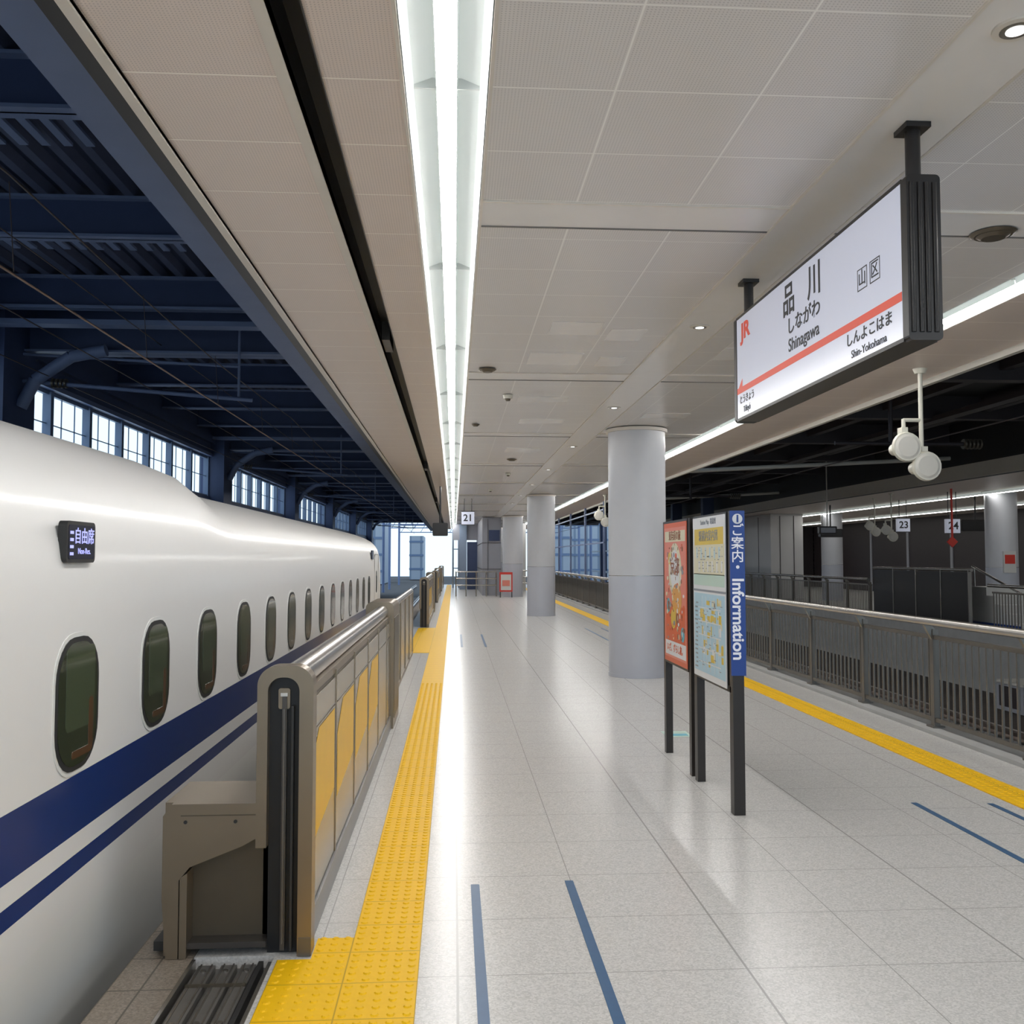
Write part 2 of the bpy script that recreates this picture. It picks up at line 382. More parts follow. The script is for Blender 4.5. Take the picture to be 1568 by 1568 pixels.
# ---------------------------------------------------------------- platform screen gates
def gate(ya, yb, first=False):
    b = MB()
    def arch(xl, xr, zt, zl, zr, r):
        pts = [(xl, zl)]
        n = 10
        for i in range(n+1):
            a = math.pi-math.pi/2*i/n; pts.append((xl+r+r*math.cos(a), zt-r+r*math.sin(a)))
        for i in range(n+1):
            a = math.pi/2-math.pi/2*i/n; pts.append((xr-r+r*math.cos(a), zt-r+r*math.sin(a)))
        pts.append((xr, zr)); return pts
    o = arch(-.845, -.605, 1.235, .46, .002, .085); i_ = arch(-.800, -.665, 1.185, .46, .002, .06)
    b.prism([(-.845, .46)]+o[1:]+i_[::-1], 'Y', ya, ya+.10, bronze, False)
    b.prism([(-.80, .002)]+arch(-.80, -.665, 1.185, .01, .01, .06)+[(-.665, .002)], 'Y', ya+.05, ya+.10, black)
    b.box(-.742, -.722, ya+.02, ya+.05, .02, 1.10, dark_metal); b.box(-.70, -.69, ya+.01, ya+.05, .02, 1.06, rubber)
    b.prism(rrect(-.735, 1.09, .05, .09, .01), 'Y', ya+.03, ya+.05, bronze); b.box(-.750, -.720, ya+.025, ya+.03, 1.10, 1.115, paper)
    b.box(-.735, -.728, ya+.012, ya+.02, .05, 1.05, fence_m)
    b.box(-.66, -.606, ya-.004, ya, .002, .08, fence_m)
    b.prism(arch(-.83, -.645, 1.10, .002, .002, .03), 'Y', ya+.10, yb, bronze_d)
    y = ya+.10; i = 0
    while y < yb-.3:
        w = min(.95, yb-y-.02)
        b.box(-.645, -.636, y+.012, y+w-.012, .14, 1.06, steel_panel)
        b.box(-.645, -.632, y+w-.012, y+w+.012, .03, 1.10, bronze)
        if i < 4: b.add([(-.6345, y+.04, .40), (-.6345, y+w-.06, .48), (-.6345, y+w-.06, .90), (-.6345, y+.30, .90), (-.6345, y+.04, .74)], [(0, 1, 2, 3, 4)], yellow_p)
        b.box(-.636, -.633, y+.03, y+w-.03, .915, .925, bronze_d)
        y += .97; i += 1
    b.box(-.65, -.622, ya+.1, yb, .002, .13, kick)
    b.cyl((-.715, ya+.10, 1.165), (-.715, yb, 1.165), .062, steel, 24)
    b.box(-.80, -.64, ya+.10, yb, 1.08, 1.12, bronze)
    b.prism(arch(-.88, -.60, 1.26, .002, .002, .06), 'Y', yb, yb+.9, bronze)
    b.box(-.602, -.595, yb+.06, yb+.84, .1, 1.1, bronze_d)
    b.prism(rrect(ya+.22, .95, .12, .20, .01), 'X', -.64, -.6335, paper)
    b.box(-.634, -.6328, ya+.18, ya+.26, 1.0, 1.03, red_m)
    b.box(-.634, -.6328, ya+.18, ya+.26, .90, .905, sign_blk); b.box(-.634, -.6328, ya+.18, ya+.26, .93, .935, sign_blk)
    if first:
        b.prism([(-1.215, .002), (-1.235, .25), (-1.235, .60), (-1.20, .65), (-.845, .65), (-.845, .50), (-.90, .47), (-1.12, .385), (-1.165, .33), (-1.165, .002)], 'Y', ya, ya+.035, bronze)
        b.box(-1.235, -.845, ya+.035, ya+.42, .618, .65, bronze)
        b.box(-1.235, -1.20, ya+.035, ya+.42, .002, .62, bronze)
        b.box(-1.145, -.80, ya+.10, ya+.40, .06, .60, bronze_d)
        b.box(-1.16, -.80, ya+.02, ya+.40, .035, .06, dark_metal)
        b.box(-1.16, -.845, ya-.003, ya, .60, .604, bronze_d)
        for x in (-1.14, -.93):
            b.cyl((x, ya-.004, .575), (x, ya, .575), .008, rubber, 8)
        b.cyl((-1.10, ya+.094, .48), (-1.10, ya+.1, .48), .008, rubber, 8)
        b.prism([(-1.16, .002), (-1.16, .34), (-1.13, .36), (-1.13, .002)], 'Y', ya, ya+.2, bronze)
        b.box(-1.28, -1.235, ya+.05, ya+.35, .02, .06, rubber)
    b.obj('platform_gate', bevel=.004)
gate(4.18, 9.6, True)
gate(23.5, 30.0); gate(36.5, 43); gate(49, 56)
def leaf(ya, yb):
    b = MB(); b.box(-.80, -.73, ya, yb, .05, 1.08, steel_panel); b.cyl((-.765, ya, 1.12), (-.765, yb, 1.12), .05, steel, 16)
    b.box(-.81, -.72, ya, yb, .002, .06, bronze)
    y = ya
    while y <= yb+.01:
        b.box(-.728, -.715, y-.02 if y > ya else y, min(y+.02, yb), .05, 1.1, bronze); y += (yb-ya)/5
    b.box(-.73, -.726, ya+.1, ya+1.0, .42, .9, yellow_p)
    b.obj('sliding_gate_leaf')
leaf(10.52, 16.9)
# recessed sliding track between gate line and platform edge
b = MB()
for x0, x1 in ((-1.07, -1.00), (-.975, -.91), (-.89, -.83)):
    b.box(x0, x1, 0, 4.16, -.05, -.018, plate_m)
    b.box(x0+.01, x0+.016, 0, 4.16, -.018, -.012, steel); b.box(x1-.016, x1-.01, 0, 4.16, -.018, -.012, steel)
b.box(-1.10, -1.085, 0, 4.17, -.05, .004, steel); b.box(-.775, -.76, 0, 4.13, -.05, .004, steel)
b.box(-.82, -.80, 0, 4.16, -.05, -.005, rubber)
for y in (.9, 1.8, 2.7, 3.5, 3.95):
    b.box(-1.07, -.83, y, y+.012, -.018, -.008, bronze_d)
    for x in (-1.035, -.945, -.86): b.cyl((x, y+.15, -.018), (x, y+.15, -.013), .012, steel, 10)
b.obj('gate_floor_track')

# ---------------------------------------------------------------- right guard railing
def railing(x, side, ya, yb, first, pitch=1.6, bp=.115, name='guard_railing'):
    b = MB()
    y = first-pitch*math.ceil((first-ya)/pitch)
    while y < yb:
        if y > ya:
            b.box(x-.03, x+.03, y-.035, y+.035, .035, 1.0, fence_m)
            b.prism([(x-.03, .78), (x+side*.01, .86), (x+side*.10, 1.03), (x+side*.13, 1.06), (x+side*.06, 1.06), (x-side*.03, .98)], 'Y', y-.02, y+.02, fence_b)
            b.box(x-.06, x+.06, y-.07, y+.07, .035, .05, fence_m)
        y += pitch
    y = ya
    while y < yb:
        b.box(x-.008, x+.008, y-.011, y+.011, .10, .93, fence_m); y += bp
    b.box(x-.02, x+.02, ya, yb, .09, .13, fence_m); b.box(x-.022, x+.022, ya, yb, .90, .94, fence_m)
    b.cyl((x+side*.10, ya, 1.08), (x+side*.10, yb, 1.08), .040, steel, 16)
    b.box(x-.15, x+.13, ya, yb, .001, .035, concrete)
    b.obj(name)
railing(4.76, -1, 1.0, 58, 9.18)
railing(12.3, -1, 12, 21, 13)
railing(12.3, -1, 27.3, 55, 29)

# ---------------------------------------------------------------- left track hall
b = MB()
WX = -6.7
b.box(WX-.3, WX, Y0, 80, -1.3, 3.40, navy); b.box(WX-.3, WX, Y0, 80, 4.50, 5.8, navy)
b.box(WX, WX+.06, Y0, 80, 4.50, 4.58, navy_l); b.box(WX, WX+.12, Y0, 80, 4.85, 5.05, navy)
pill = [2.2, 14.1, 26.9, 38.6, 50.4, 62, 74]
for p in pill:
    b.box(WX-.3, WX+.35, p-.45, p+.45, -1.3, 5.8, navy)
    b.box(WX+.35, WX+.38, p-.5, p+.5, -1.3, 5.4, navy)
b.obj('wall_left')
k = 1
for p, q in zip(pill[:-1], pill[1:]):
    b = MB(); a, e = p+.45, q-.45; nwin = 7; w = (e-a)/nwin
    for i in range(nwin+1):
        y = a+i*w; b.box(WX-.18, WX-.04, y-.06, y+.06, 3.40, 4.50, frame_al)
    for z in (3.42, 4.47): b.box(WX-.15, WX-.08, a, e, z-.03, z+.03, frame_al)
    b.box(WX-.14, WX-.11, a, e, 3.95, 3.965, frame_al)
    for i in range(nwin):
        for j in (1, 2): b.box(WX-.13, WX-.11, a+(i+j/3)*w-.006, a+(i+j/3)*w+.006, 3.4, 4.5, frame_al)
    b.obj('window_%d' % k); k += 1

b = MB()
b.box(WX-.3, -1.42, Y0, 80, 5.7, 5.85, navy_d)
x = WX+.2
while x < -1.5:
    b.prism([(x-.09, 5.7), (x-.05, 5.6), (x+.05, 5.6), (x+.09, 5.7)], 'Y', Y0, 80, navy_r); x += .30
def ibeam_x(y, zb, zt, w, m):
    b.box(WX, -1.64, y-w/2, y+w/2, zb, zb+.03, m); b.box(WX, -1.64, y-.012, y+.012, zb, zt, navy); b.box(WX, -1.64, y-w/2, y+w/2, zt-.03, zt, m)
y = 1.5
while y < 78:
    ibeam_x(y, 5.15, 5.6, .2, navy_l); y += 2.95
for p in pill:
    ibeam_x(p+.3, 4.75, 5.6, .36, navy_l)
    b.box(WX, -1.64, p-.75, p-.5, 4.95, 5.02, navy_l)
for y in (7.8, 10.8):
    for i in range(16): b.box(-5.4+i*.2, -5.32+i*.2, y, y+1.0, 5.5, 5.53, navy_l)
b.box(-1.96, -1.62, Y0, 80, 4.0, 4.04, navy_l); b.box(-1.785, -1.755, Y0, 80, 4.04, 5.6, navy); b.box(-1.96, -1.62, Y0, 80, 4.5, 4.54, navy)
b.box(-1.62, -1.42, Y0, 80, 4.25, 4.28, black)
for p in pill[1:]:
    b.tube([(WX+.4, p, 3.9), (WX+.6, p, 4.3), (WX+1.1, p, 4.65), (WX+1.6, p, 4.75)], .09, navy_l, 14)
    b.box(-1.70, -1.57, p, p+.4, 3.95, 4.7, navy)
b.box(WX-.3, -1.42, 80, 80.3, 4.7, 5.9, navy_d)
b.obj('track_roof_structure')

b = MB()
b.tube([(-3.3, Y0, 3.78), (-3.1, 30, 3.78), (-3.3, 80, 3.78)], .010, wire_l, 6)
pts = [(-3.25, Y0+i*3.0, 4.5-.12*math.sin(((i*3.0) % 12)/12*math.pi)) for i in range(29)]
b.tube(pts, .008, wire_m, 6)
b.tube([(-5.2, Y0, 4.6), (-5.2, 80, 4.6)], .009, wire_m, 6); b.tube([(-5.9, Y0, 4.35), (-5.9, 80, 4.35)], .008, wire_m, 6)
b.tube([(-4.4, Y0, 4.9), (-4.4, 80, 4.9)], .007, wire_m, 6)
for i in range(28): b.cyl((-3.2, Y0+3*i, 3.78), (-3.25, Y0+3*i, 4.45), .004, wire_m, 5)
for p in pill[:]:
    b.tube([(-6.32, p+.1, 4.3), (-3.0, p+.1, 4.05)], .03, navy_l, 8); b.tube([(-6.32, p+.1, 4.7), (-3.2, p+.1, 4.55)], .022, navy_l, 8)
    for j in range(4): b.cyl((-5.9+j*.06, p+.1, 4.27), (-5.87+j*.06, p+.1, 4.27), .07, bronze_d, 12)
    b.cyl((-3.2, p+.1, 4.1), (-3.2, p+.1, 5.2), .02, navy_l, 8)
b.obj('overhead_line_equipment')

b = MB()
for xc in (-3.2, 8.2):
    for s in (-.72, .72):
        b.prism([(xc+s-.07, -1.18), (xc+s-.07, -1.165), (xc+s-.01, -1.13), (xc+s-.035, -1.06), (xc+s-.035, -1.03), (xc+s+.035, -1.03), (xc+s+.035, -1.06), (xc+s+.01, -1.13), (xc+s+.07, -1.165), (xc+s+.07, -1.18)], 'Y', Y0, 100, rail_m)
    y = Y0
    while y < 70:
        b.box(xc-1.25, xc+1.25, y, y+.24, -1.29, -1.18, concrete); y += .65
b.obj('railway_track')
# low signal / cable boxes beside the right track
for (x, y) in ((10.6, 13.0), (10.8, 17.5), (6.4, 15.5)):
    b = MB(); b.box(x, x+.6, y, y+.9, -1.28, -.75, wall_grey); b.box(x-.03, x+.63, y-.03, y+.93, -.75, -.70, fascia_w); b.box(x-.005, x, y+.1, y+.8, -1.2, -.8, dark_beam); b.obj('trackside_cabinet')

# ---------------------------------------------------------------- right track hall and opposite platform
b = MB()
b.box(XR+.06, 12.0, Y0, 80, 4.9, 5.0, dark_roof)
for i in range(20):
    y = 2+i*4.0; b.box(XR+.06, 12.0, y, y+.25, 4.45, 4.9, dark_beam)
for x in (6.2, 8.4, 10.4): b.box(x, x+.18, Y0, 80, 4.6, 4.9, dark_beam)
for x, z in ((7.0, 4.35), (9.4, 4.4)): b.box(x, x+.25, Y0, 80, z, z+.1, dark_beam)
b.cyl((5.3, 22, 3.75), (11.9, 22, 4.1), .05, fascia_w, 10); b.cyl((5.3, 34, 3.75), (11.9, 34, 4.1), .05, fascia_w, 10)
for y in (16, 30, 44):
    b.cyl((7.6, y, 4.5), (7.6, y, 3.6), .04, dark_beam, 8); b.cyl((6.6, y, 3.7), (9.2, y, 3.7), .035, dark_beam, 8)
    for j in range(5): b.cyl((8.9+j*.07, y, 3.7), (8.93+j*.07, y, 3.7), .09, bronze_d, 12)
b.tube([(8.2, Y0, 3.75), (8.2, 80, 3.75)], .012, wire_m, 6)
b.obj('right_track_roof_structure')
b = MB()
b.box(11.9, 12.1, Y0, 70, 3.55, 4.95, dark_roof); b.box(11.86, 11.9, Y0, 70, 3.55, 3.88, fascia_w)
b.box(12.1, 22, Y0, 70, 3.6, 3.7, ceil_ml)
b.obj('opposite_platform_ceiling')
strip(15.0, .28, 'ceiling_light_strip', 5, 62, tube_f, z=3.50)
strip(19.0, .28, 'ceiling_light_strip', 5, 62, tube_f, z=3.50)
b = MB(); b.box(21.7, 22, Y0, 70, 0, 3.6, dark_beam)
for i in range(14):
    b.box(21.66, 21.7, 8+i*4, 8.2+i*4, 0, 3.6, wall_grey)
b.obj('wall_right')
column(15.4, 14, .42, top=3.6); column(15.4, 25.8, .42, top=3.6, poster=red_m); column(15.4, 37.8, .42, top=3.6); column(15.4, 50, .42, top=3.6)
b = MB(); b.box(13.4, 14.8, 39.4, 47, .0, 3.59, wall_lt)
for x in (13.8, 14.4): b.box(x-.01, x+.01, 39.37, 39.4, 0, 3.5, dark_beam)
for y in (41, 43, 45): b.box(13.385, 13.41, y-.015, y+.015, 0, 3.5, dark_beam)
b.obj('stair_enclosure')
b = MB(); b.box(12.6, 15.4, 56, 56.3, 0, 3.59, wall_grey); b.box(17, 21.7, 56, 56.3, 0, 3.59, dark_beam); b.box(15.4, 17, 56, 56.3, 2.7, 3.59, dark_beam); b.obj('wall_far_right')
b = MB()
for i in range(4):
    y = 22.0+i*1.3
    b.prism(rrect(y+.65, .71, 1.24, 1.32, .06), 'X', 12.3, 12.34, frame_dk)
    b.box(12.28, 12.36, y-.02, y+.02, .001, 1.42, steel)
b.cyl((12.32, 21.9, 1.42), (12.32, 27.2, 1.42), .04, steel, 12)
b.obj('glass_barrier')
b = MB()
for z in range(5): b.box(12.9, 14.2, 20.9+z*.35, 23.0, z*.2+.001, z*.2+.2, paper)
b.tube([(12.9, 20.9, .9), (12.9, 22.9, 1.5)], .03, steel, 8); b.tube([(12.9, 21.0, .2), (12.9, 21.0, .95)], .02, steel, 8); b.tube([(12.9, 22.8, 1.0), (12.9, 22.8, 1.48)], .02, steel, 8)
b.box(12.88, 12.9, 20.9, 23, .05, .15, blue_sign)
b.obj('stair_block')

def numsign(x, y, z, n, s=.40, top=CH):
    top -= .001
    b = MB(); b.box(x-s/2, x+s/2, y-.06, y+.06, z-s/2, z+s/2, sign_white)
    b.box(x-s/2-.01, x+s/2+.01, y-.065, y+.065, z+s/2, z+s/2+.02, frame_dk); b.box(x-s/2-.01, x+s/2+.01, y-.065, y+.065, z-s/2-.02, z-s/2, frame_dk)
    b.cyl((x-.12, y, z+s/2), (x-.12, y, top), .012, frame_dk, 8); b.cyl((x+.12, y, z+s/2), (x+.12, y, top), .012, frame_dk, 8)
    o = b.obj('platform_number_sign'); text('number', n, (x, y-.066, z), FACE_F, s*.75, sign_blk, o, .006)
numsign(.44, 30, 2.97, '21', .40)
numsign(14.6, 30, 2.78, '23', .42, 3.6); numsign(14.2, 26.2, 2.62, '24', .40, 3.6)
def display(x, y, z, w, h, top):
    top -= .001
    b = MB(); b.prism(rrect(x, z, w, h, .03), 'Y', y-.1, y+.1, frame_dk); b.prism(rrect(x, z, w-.06, h-.08, .02), 'Y', y-.115, y-.1, black)
    b.cyl((x, y, z+h/2-.02), (x, y, top), .025, frame_dk, 10)
    b.obj('hanging_display')
display(-.36, 25, 2.46, .40, .34, CH); display(15.9, 28, 2.7, 1.0, .35, 3.6); display(13.4, 33, 2.6, .8, .3, 3.6)
b = MB(); b.prism(rrect(11.3, 2.55, .55, .24, .03), 'Y', 28, 28.15, frame_dk); b.cyl((11.3, 28.07, 2.66), (11.3, 28.07, 4.9), .02, fascia_w, 8); b.prism(rrect(11.3, 2.55, .45, .15, .02), 'Y', 27.99, 28, wall_grey); b.obj('hanging_monitor')
b = MB(); b.add([(13.55, 25, 2.3), (13.4, 25, 2.15), (13.55, 25, 2.0), (13.7, 25, 2.15), (13.55, 25.05, 2.3), (13.4, 25.05, 2.15), (13.55, 25.05, 2.0), (13.7, 25.05, 2.15)], [(0, 1, 2, 3), (4, 7, 6, 5), (0, 4, 5, 1), (1, 5, 6, 2), (2, 6, 7, 3), (3, 7, 4, 0)], red_m)
b.cyl((13.55, 25.02, 2.28), (13.55, 25.02, 3.599), .03, red_m, 8); b.obj('emergency_stop_marker')

# ---------------------------------------------------------------- loudspeakers
def speaker(x, y, top, zs, s=1.0, two=True):
    b = MB(); top -= .001
    b.cyl((x, y, top), (x, y, top-.05), .07*s, sp_white, 16, .05*s)
    b.cyl((x, y, top-.03), (x, y, zs), .022*s, sp_white, 12)
    def horn(cx, cy, cz):
        b.cyl((cx, cy, cz), (cx, cy-.06*s, cz), .11*s, sp_white, 20, .145*s)
        b.cyl((cx, cy-.06*s, cz), (cx, cy-.09*s, cz), .15*s, sp_white, 20, .14*s)
        b.cyl((cx, cy-.09*s, cz), (cx, cy-.10*s, cz), .125*s, fascia_w, 20, .10*s)
        b.cyl((cx, cy, cz), (cx, cy+.20*s, cz), .085*s, sp_white, 16, .06*s)
        b.box(cx-.03*s, cx+.03*s, cy-.04*s, cy+.06*s, cz+.08*s, cz+.2*s, sp_white)
    horn(x, y-.03, zs-.17*s)
    if two:
        b.cyl((x, y, zs+.30*s), (x-.18*s, y, zs+.30*s), .02*s, sp_white, 10); b.cyl((x-.18*s, y, zs+.31*s), (x-.18*s, y, zs+.18*s), .02*s, sp_white, 10)
        horn(x-.20*s, y-.03, zs+.02*s)
    b.obj('loudspeaker')
speaker(4.66, 9.15, CH, 2.78)
speaker(4.5, 28, CH, 2.95); speaker(4.4, 44, CH, 2.95)
speaker(13.2, 29, 3.6, 2.7); speaker(12.7, 26.8, 3.6, 2.5); speaker(4.5, 21, CH, 2.95)

# ---------------------------------------------------------------- station name sign
b = MB(); XF = 1.935; YA, YB = 3.93, 6.34; ZA, ZB = 2.645, 3.335
b.box(XF+.004, 2.076, YA, YB, ZA, ZB, frame_dk)
b.box(XF, XF+.004, YA+.01, YB-.01, ZA+.006, ZB-.004, sign_white); b.box(2.076, 2.08, YA+.01, YB-.01, ZA+.012, ZB-.004, sign_white)
b.prism(rrect((XF+2.08)/2, (ZA+ZB)/2, .150, ZB-ZA+.03, .02, 4), 'Y', YA-.05, YA+.004, frame_dk)
b.prism(rrect((XF+2.08)/2, (ZA+ZB)/2, .150, ZB-ZA+.03, .02, 4), 'Y', YB-.004, YB+.05, frame_dk)
for x in (1.955, 1.99, 2.02, 2.055): b.cyl((x, YA-.05, ZA+.02), (x, YA-.05, ZB-.02), .011, frame_dk, 8)
b.box(XF-.002, 2.082, YA, YB, ZA-.012, ZA+.006, frame_dk); b.box(XF-.002, 2.082, YA, YB, ZB-.006, ZB+.01, frame_dk)
for y in (YA+.03, YB-.06):
    b.cyl((2.005, y, ZB), (2.005, y, CH-.0065), .032, frame_dk, 16); b.box(1.95, 2.06, y-.06, y+.06, CH-.03, CH-.0065, frame_dk)
b.box(XF-.0015, XF, YA+.012, YB-.012, 2.815, 2.855, sign_red)
b.add([(XF-.002, 6.325, 2.835), (XF-.002, 6.21, 2.91), (XF-.002, 6.21, 2.815)], [(0, 1, 2)], sign_red)
def frame2(yc, zc, w, t):
    for a, c, d, e in ((yc-w/2, yc+w/2, zc-w/2, zc-w/2+t), (yc-w/2, yc+w/2, zc+w/2-t, zc+w/2), (yc-w/2, yc-w/2+t, zc-w/2, zc+w/2), (yc+w/2-t, yc+w/2, zc-w/2, zc+w/2)):
        b.box(XF-.001, XF, a, c, d, e, sign_blk)
frame2(4.335, 3.03, .105, .005); frame2(4.20, 3.03, .105, .005)
so = b.obj('station_name_sign')
tx = XF-.0015
text('kanji_name_a', '品', (tx, 5.32, 3.19), FACE_L, .20, sign_blk, so, .003)
text('kanji_name_b', '川', (tx, 4.93, 3.19), FACE_L, .20, sign_blk, so, .003)
text('kana_name', 'しながわ', (tx, 5.10, 3.035), FACE_L, .105, sign_blk, so, .0015, sx=1.2)
text('roman_name', 'Shinagawa', (tx, 5.10, 2.925), FACE_L, .105, sign_blk, so, .001, sx=1.08)
text('next_kana', 'しんよこはま', (tx, 4.28, 2.765), FACE_L, .07, sign_blk, so, .0008, sx=1.2)
text('next_roman', 'Shin-Yokohama', (tx, 4.28, 2.69), FACE_L, .055, sign_blk, so, sx=1.1)
text('prev_kana', 'とうきょう', (tx, 6.12, 2.765), FACE_L, .062, sign_blk, so, .0005)
text('prev_roman', 'Tōkyō', (tx, 6.12, 2.695), FACE_L, .055, sign_blk, so)
text('operator_letters', 'JR', (tx, 6.14, 3.22), FACE_L, .15, sign_red, so, .005, sx=1.4)
text('zone_a', '山', (tx, 4.335, 3.03), FACE_L, .085, sign_blk, so)
text('zone_b', '区', (tx, 4.20, 3.03), FACE_L, .085, sign_blk, so)

# ---------------------------------------------------------------- information board
def patch(b, X, y0, y1, z0, z1, m, d): b.box(X-d, X, y0, y1, z0, z1, m)
C = {n: mat('print_'+n, tuple(v*.82 for v in c), .35, noise=.03) for n, c in dict(cream=(.80, .76, .55), yel=(.82, .60, .08), lblue=(.50, .74, .88), mint=(.60, .78, .68), org=(.80, .14, .05), pink=(.85, .27, .20), cyan=(.10, .50, .65), brn=(.35, .12, .06), wht=(.85, .87, .90), gry=(.3, .33, .38), orl=(.85, .42, .10)).items()}
DX = .055
b = MB(); X = 1.80+DX
b.box(X, X+.07, 6.36, 7.26, .80, 2.02, frame_dk); b.box(X-.004, X, 6.375, 7.245, .815, 2.005, C['wht'])
X -= .004
patch(b, X, 6.375, 7.245, 1.93, 2.005, C['wht'], .001); patch(b, X, 6.42, 7.20, 1.80, 1.92, C['yel'], .001)
patch(b, X, 6.40, 7.22, 1.58, 1.80, C['cream'], .0012); patch(b, X, 6.40, 7.22, 1.50, 1.585, C['mint'], .0012)
patch(b, X, 6.40, 7.22, .86, 1.44, C['lblue'], .001)
random.seed(8)
for i in range(46):
    y = random.uniform(6.43, 7.0); z = random.uniform(.9, 1.38); w = random.uniform(.02, .10); h = random.uniform(.015, .07)
    patch(b, X, y, min(y+w, 7.1), z, z+h, (C['yel'], C['cream'], C['yel'], C['wht'], C['yel'])[i % 5], .0013+.0001*(i % 5))
for i in range(40):
    y = random.uniform(6.43, 7.1); z = random.uniform(.88, 1.4)
    patch(b, X, y, y+random.uniform(.015, .06), z, z+.006, C['gry'], .0020)
for i in range(16):
    z = .88+i*.032; patch(b, X, 7.12, 7.12+random.uniform(.04, .09), z, z+.012, C['gry'], .0014)
for i in range(12): patch(b, X, 6.45+i*.06, 6.48+i*.06, 1.6+.1*(i % 2), 1.68+.1*(i % 2), C['lblue'] if i % 2 else C['wht'], .0014)
for i in range(60):
    y = random.uniform(6.43, 7.16); z = 1.60+.022*random.randint(0, 8); patch(b, X, y, y+random.uniform(.01, .04), z, z+.007, C['gry'], .0016)
for i in range(5): patch(b, X, 6.5, 7.1, .93+i*.1, .938+i*.1, C['wht'], .002)
for i in range(5): patch(b, X, 6.55+i*.11, 6.557+i*.11, .88, 1.42, C['wht'], .002)
patch(b, X, 6.375, 7.245, 1.455, 1.47, C['gry'], .002)
PX = 1.895
b.box(PX-.038, PX+.038, 6.25, 6.33, .001, 2.02, brown_post)
b.box(1.805+DX, 1.865+DX, 7.20, 7.28, .001, .80, brown_post); b.box(1.872+DX, 1.885+DX, 6.33, 7.28, .80, 2.02, frame_dk)
b.box(PX-.05, PX+.05, 6.24, 6.252, .92, 2.02, blue_sign)
b.box(PX-.038, PX+.03, 6.30, 6.36, .80, .84, frame_dk)
b.cyl((PX, 6.235, 1.965), (PX, 6.24, 1.965), .034, C['wht'], 24)
io = b.obj('information_board')
text('info_i', 'i', (PX, 6.233, 1.965), FACE_F, .07, blue_sign, io, .003)
for i, ch in enumerate('ご案内'):
    text('info_kanji', ch, (PX, 6.239, 1.885-.088*i), FACE_F, .088, white_text, io, .001)
text('info_dot', '・', (PX, 6.239, 1.635), FACE_F, .09, white_text, io, .002)
text('info_latin', 'Information', (PX-.003, 6.239, 1.57), FACE_V, .110, white_text, io, .0025, 'LEFT', sx=1.05)
text('map_title', '駅構内案内図', (X-.002, 6.81, 1.86), FACE_L, .085, C['gry'], io)
text('map_header', 'Station Map  路線図', (X-.002, 6.81, 1.965), FACE_L, .05, C['gry'], io)

b = MB(); X = 1.80+DX
b.box(X, X+.07, 7.45, 8.27, .80, 2.02, frame_dk); b.box(X-.004, X, 7.46, 8.26, .82, 2.0, C['org'])
X -= .004
patch(b, X, 7.48, 8.24, .86, 1.96, C['pink'], .0008)
patch(b, X, 7.50, 8.22, .88, 1.0, C['wht'], .001); patch(b, X, 7.52, 8.20, 1.0, 1.30, C['org'], .001)
patch(b, X, 7.50, 8.22, 1.84, 1.93, C['cream'], .001)
def disc(y, z, r, m, d, ry=1.0):
    pts = [(y+r*ry*math.cos(2*math.pi*i/24), z+r*math.sin(2*math.pi*i/24)) for i in range(24)]
    b.prism(pts, 'X', X-d, X, m)
disc(7.86, 1.60, .23, C['cream'], .0012); disc(7.86, 1.60, .17, C['wht'], .0014); disc(7.80, 1.36, .13, C['orl'], .0016, 1.3)
disc(7.92, 1.20, .09, C['yel'], .0018); disc(7.78, 1.20, .05, C['brn'], .002); disc(7.6, 1.08, .06, C['cyan'], .002); disc(8.1, 1.3, .06, C['cyan'], .002); disc(8.05, 1.7, .05, C['yel'], .002)
random.seed(3)
for i in range(110):
    disc(random.uniform(7.55, 8.17), random.uniform(1.0, 1.82), random.uniform(.006, .024), random.choice([C['brn'], C['wht'], C['org'], C['cream'], C['gry'], C['brn']]), .0024+.0001*(i % 9), random.choice([.5, 1, 1.6]))
b.box(1.805+DX, 1.865+DX, 7.38, 7.45, .001, 2.02, brown_post); b.box(1.805+DX, 1.865+DX, 8.27, 8.34, .001, 2.02, brown_post)
po = b.obj('poster_board')
text('poster_title', '東海道の旅', (X-.002, 7.86, 1.885), FACE_L, .085, C['brn'], po, .001)
text('poster_big', '京都', (X-.0035, 7.86, 1.62), FACE_L, .16, C['brn'], po, .002)
text('poster_foot', 'いざ、ずらし旅。', (X-.002, 7.86, .94), FACE_L, .075, C['org'], po, .001)

b = MB(); b.box(2.03, 2.28, 9.0, 9.3, .0006, .003, C['mint']); b.box(2.06, 2.25, 9.05, 9.15, .003, .0045, C['cyan']); b.obj('floor_sticker')

# ---------------------------------------------------------------- far end of platform
b = MB(); b.box(1.3, 2.15, 43.5, 55, 0, CH-.02, wall_grey)
for z in (1.2, 2.4): b.box(1.28, 2.17, 43.48, 55.0, z, z+.02, dark_beam)
b.box(1.55, 1.56, 43.46, 43.5, 0, 3.5, dark_beam); b.box(1.6, 2.1, 43.46, 43.5, 2.5, 3.0, navy)
b.obj('wall_far')
b = MB(); b.box(2.9, 3.8, 50, 56, 0, 3.58, wall_lt); b.box(2.86, 2.9, 50, 50.1, 0, 3.58, dark_beam); b.box(.3, .7, 52, 52.4, 0, 3.58, pale_blue)
b.box(.72, 1.28, 52.1, 52.2, 0, 2.6, navy); b.box(-.05, 1.3, 52.2, 52.3, 2.7, 3.58, wall_grey); b.obj('wall_end')
b = MB()
for x in (-.05, .28): b.box(x-.05, x+.05, 55, 55.1, 0.006, 3.4, pale_blue)
for z in (1.1, 2.2, 3.35): b.box(-.05, .3, 55.02, 55.08, z, z+.06, pale_blue)
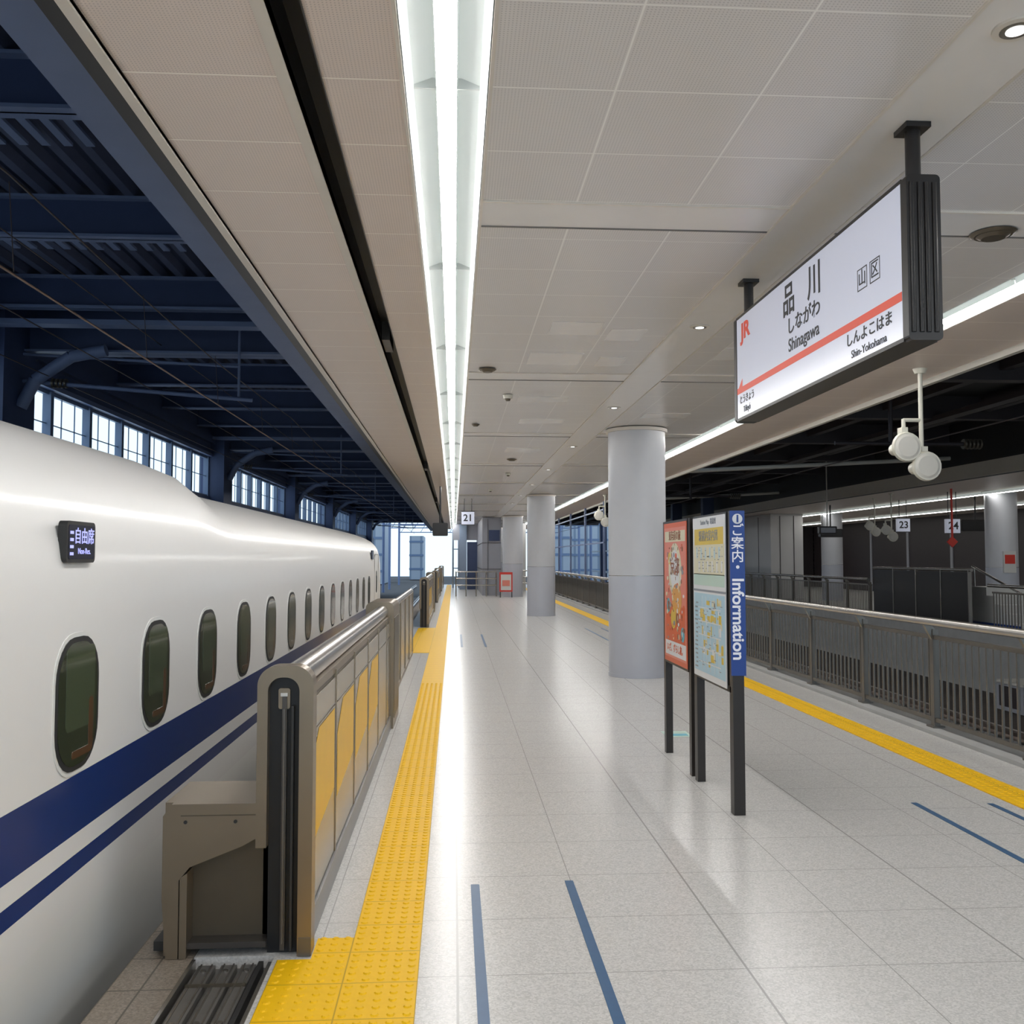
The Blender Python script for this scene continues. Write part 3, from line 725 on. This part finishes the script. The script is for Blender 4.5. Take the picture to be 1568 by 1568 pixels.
b.obj('wind_screen')
b = MB()
for i in range(7):
    y = 31+i*4.5
    b.box(4.92, 4.99, y, y+.08, .001, 3.59, navy_l)
for z in (2.2, 3.3): b.box(4.935, 4.975, 31, 58.1, z, z+.05, navy_l)
b.obj('platform_edge_posts')
b = MB(); b.box(1.98, 2.55, 41.2, 41.24, .25, 1.1, red_m); b.box(2.04, 2.49, 41.185, 41.2, .32, 1.0, paper); b.box(2.1, 2.43, 41.175, 41.185, .5, .75, C['pink'])
b.box(2.0, 2.04, 41.2, 41.24, .001, .25, frame_dk); b.box(2.5, 2.54, 41.2, 41.24, .001, .25, frame_dk); b.obj('notice_board')
b = MB()
for z in (.5, .8, 1.1): b.cyl((.1, 42.5, z), (1.9, 42.5, z), .03, steel, 10)
for x in (.1, .55, 1.0, 1.45, 1.9): b.cyl((x, 42.5, .001), (x, 42.5, 1.12), .03, steel, 10)
for z in (.5, .8, 1.1): b.cyl((3.0, 46, z), (4.4, 46, z), .03, steel, 10)
for x in (3.0, 3.7, 4.4): b.cyl((x, 46, .001), (x, 46, 1.12), .03, steel, 10)
b.obj('end_barrier')
b = MB()
b.prism(rrect(4.35, .70, .35, .9, .04), 'Y', 24.6, 24.85, fence_m); b.box(4.22, 4.48, 24.58, 24.6, .55, .95, red_m); b.box(4.2, 4.5, 24.6, 24.85, .001, .25, frame_dk); b.obj('equipment_cabinet')
b = MB()
bm_ = grid_mat('building_facade', (.40, .44, .49), (.22, .27, .34), gx=(0, 1.6, .3), width=.3, rough=.6, speck=.1)
for (x0, x1, y0, y1, h) in ((-14, -8.5, 115, 125, 9), (-6.5, -4.5, 140, 150, 5), (9.5, 14, 112, 122, 6), (15, 24, 125, 135, 12), (5, 9, 150, 160, 6)):
    b.box(x0, x1, y0, y1, -1.4, h, bm_)
    z = 0
    while z < h: b.box(x0-.05, x1+.05, y0-.05, y0, z, z+.3, frame_al); z += 2
b.obj('distant_buildings')
b = MB()
for y in (84, 92, 108):
    for x in (-6.2, 5.6, 12.2): b.cyl((x, y, -1.3), (x, y, 6), .12, navy_l, 12)
    b.box(-6.2, 12.2, y-.08, y+.08, 5.4, 5.6, navy_l); b.box(-6.2, 12.2, y-.04, y+.04, 4.6, 4.7, navy_l)
    for i in range(16): b.cyl((-6+i*1.1, y, 4.65), (-5.45+i*1.1, y, 5.5), .03, navy_l, 6)
b.obj('catenary_gantry')
b = MB()
for i in range(6):
    y = 42+i*6.0; b.box(11.2, 11.7, y, y+.4, -1.3, 4.5, navy)
b.box(11.4, 11.5, 42, 78, .6, .75, pale_blue); b.box(11.4, 11.5, 42, 78, 2.2, 2.3, pale_blue)
b.obj('track_side_pillars')
b = MB(); b.box(-30, 40, 62.4, 170, -1.7, -1.5, ballast); b.obj('ground_outside')

# ---------------------------------------------------------------- world + camera
w = bpy.data.worlds.new('World'); S.world = w; w.use_nodes = True
nt = w.node_tree; bg = nt.nodes['Background']
tc = nt.nodes.new('ShaderNodeTexCoord'); sp = nt.nodes.new('ShaderNodeSeparateXYZ'); rp = nt.nodes.new('ShaderNodeValToRGB')
nt.links.new(tc.outputs['Generated'], sp.inputs[0]); nt.links.new(sp.outputs['Z'], rp.inputs[0]); nt.links.new(rp.outputs[0], bg.inputs[0])
rp.color_ramp.elements[0].color = (.68, .85, 1, 1); rp.color_ramp.elements[1].color = (.45, .68, 1, 1)
bg.inputs[1].default_value = .78

cam = bpy.data.cameras.new('camera'); co = bpy.data.objects.new('camera', cam); S.collection.objects.link(co)
cam.sensor_width = 36; cam.lens = 36*1450/1568; cam.clip_end = 500; cam.clip_start = .05
psi = math.radians(3.508); th = math.radians(2.803)
F = Vector((math.sin(psi)*math.cos(th), math.cos(psi)*math.cos(th), math.sin(th)))
R = Vector((math.cos(psi), -math.sin(psi), 0)); U = R.cross(F)
co.matrix_world = Matrix(((R.x, U.x, -F.x, 0), (R.y, U.y, -F.y, 0), (R.z, U.z, -F.z, 1.7), (0, 0, 0, 1)))
S.camera = co
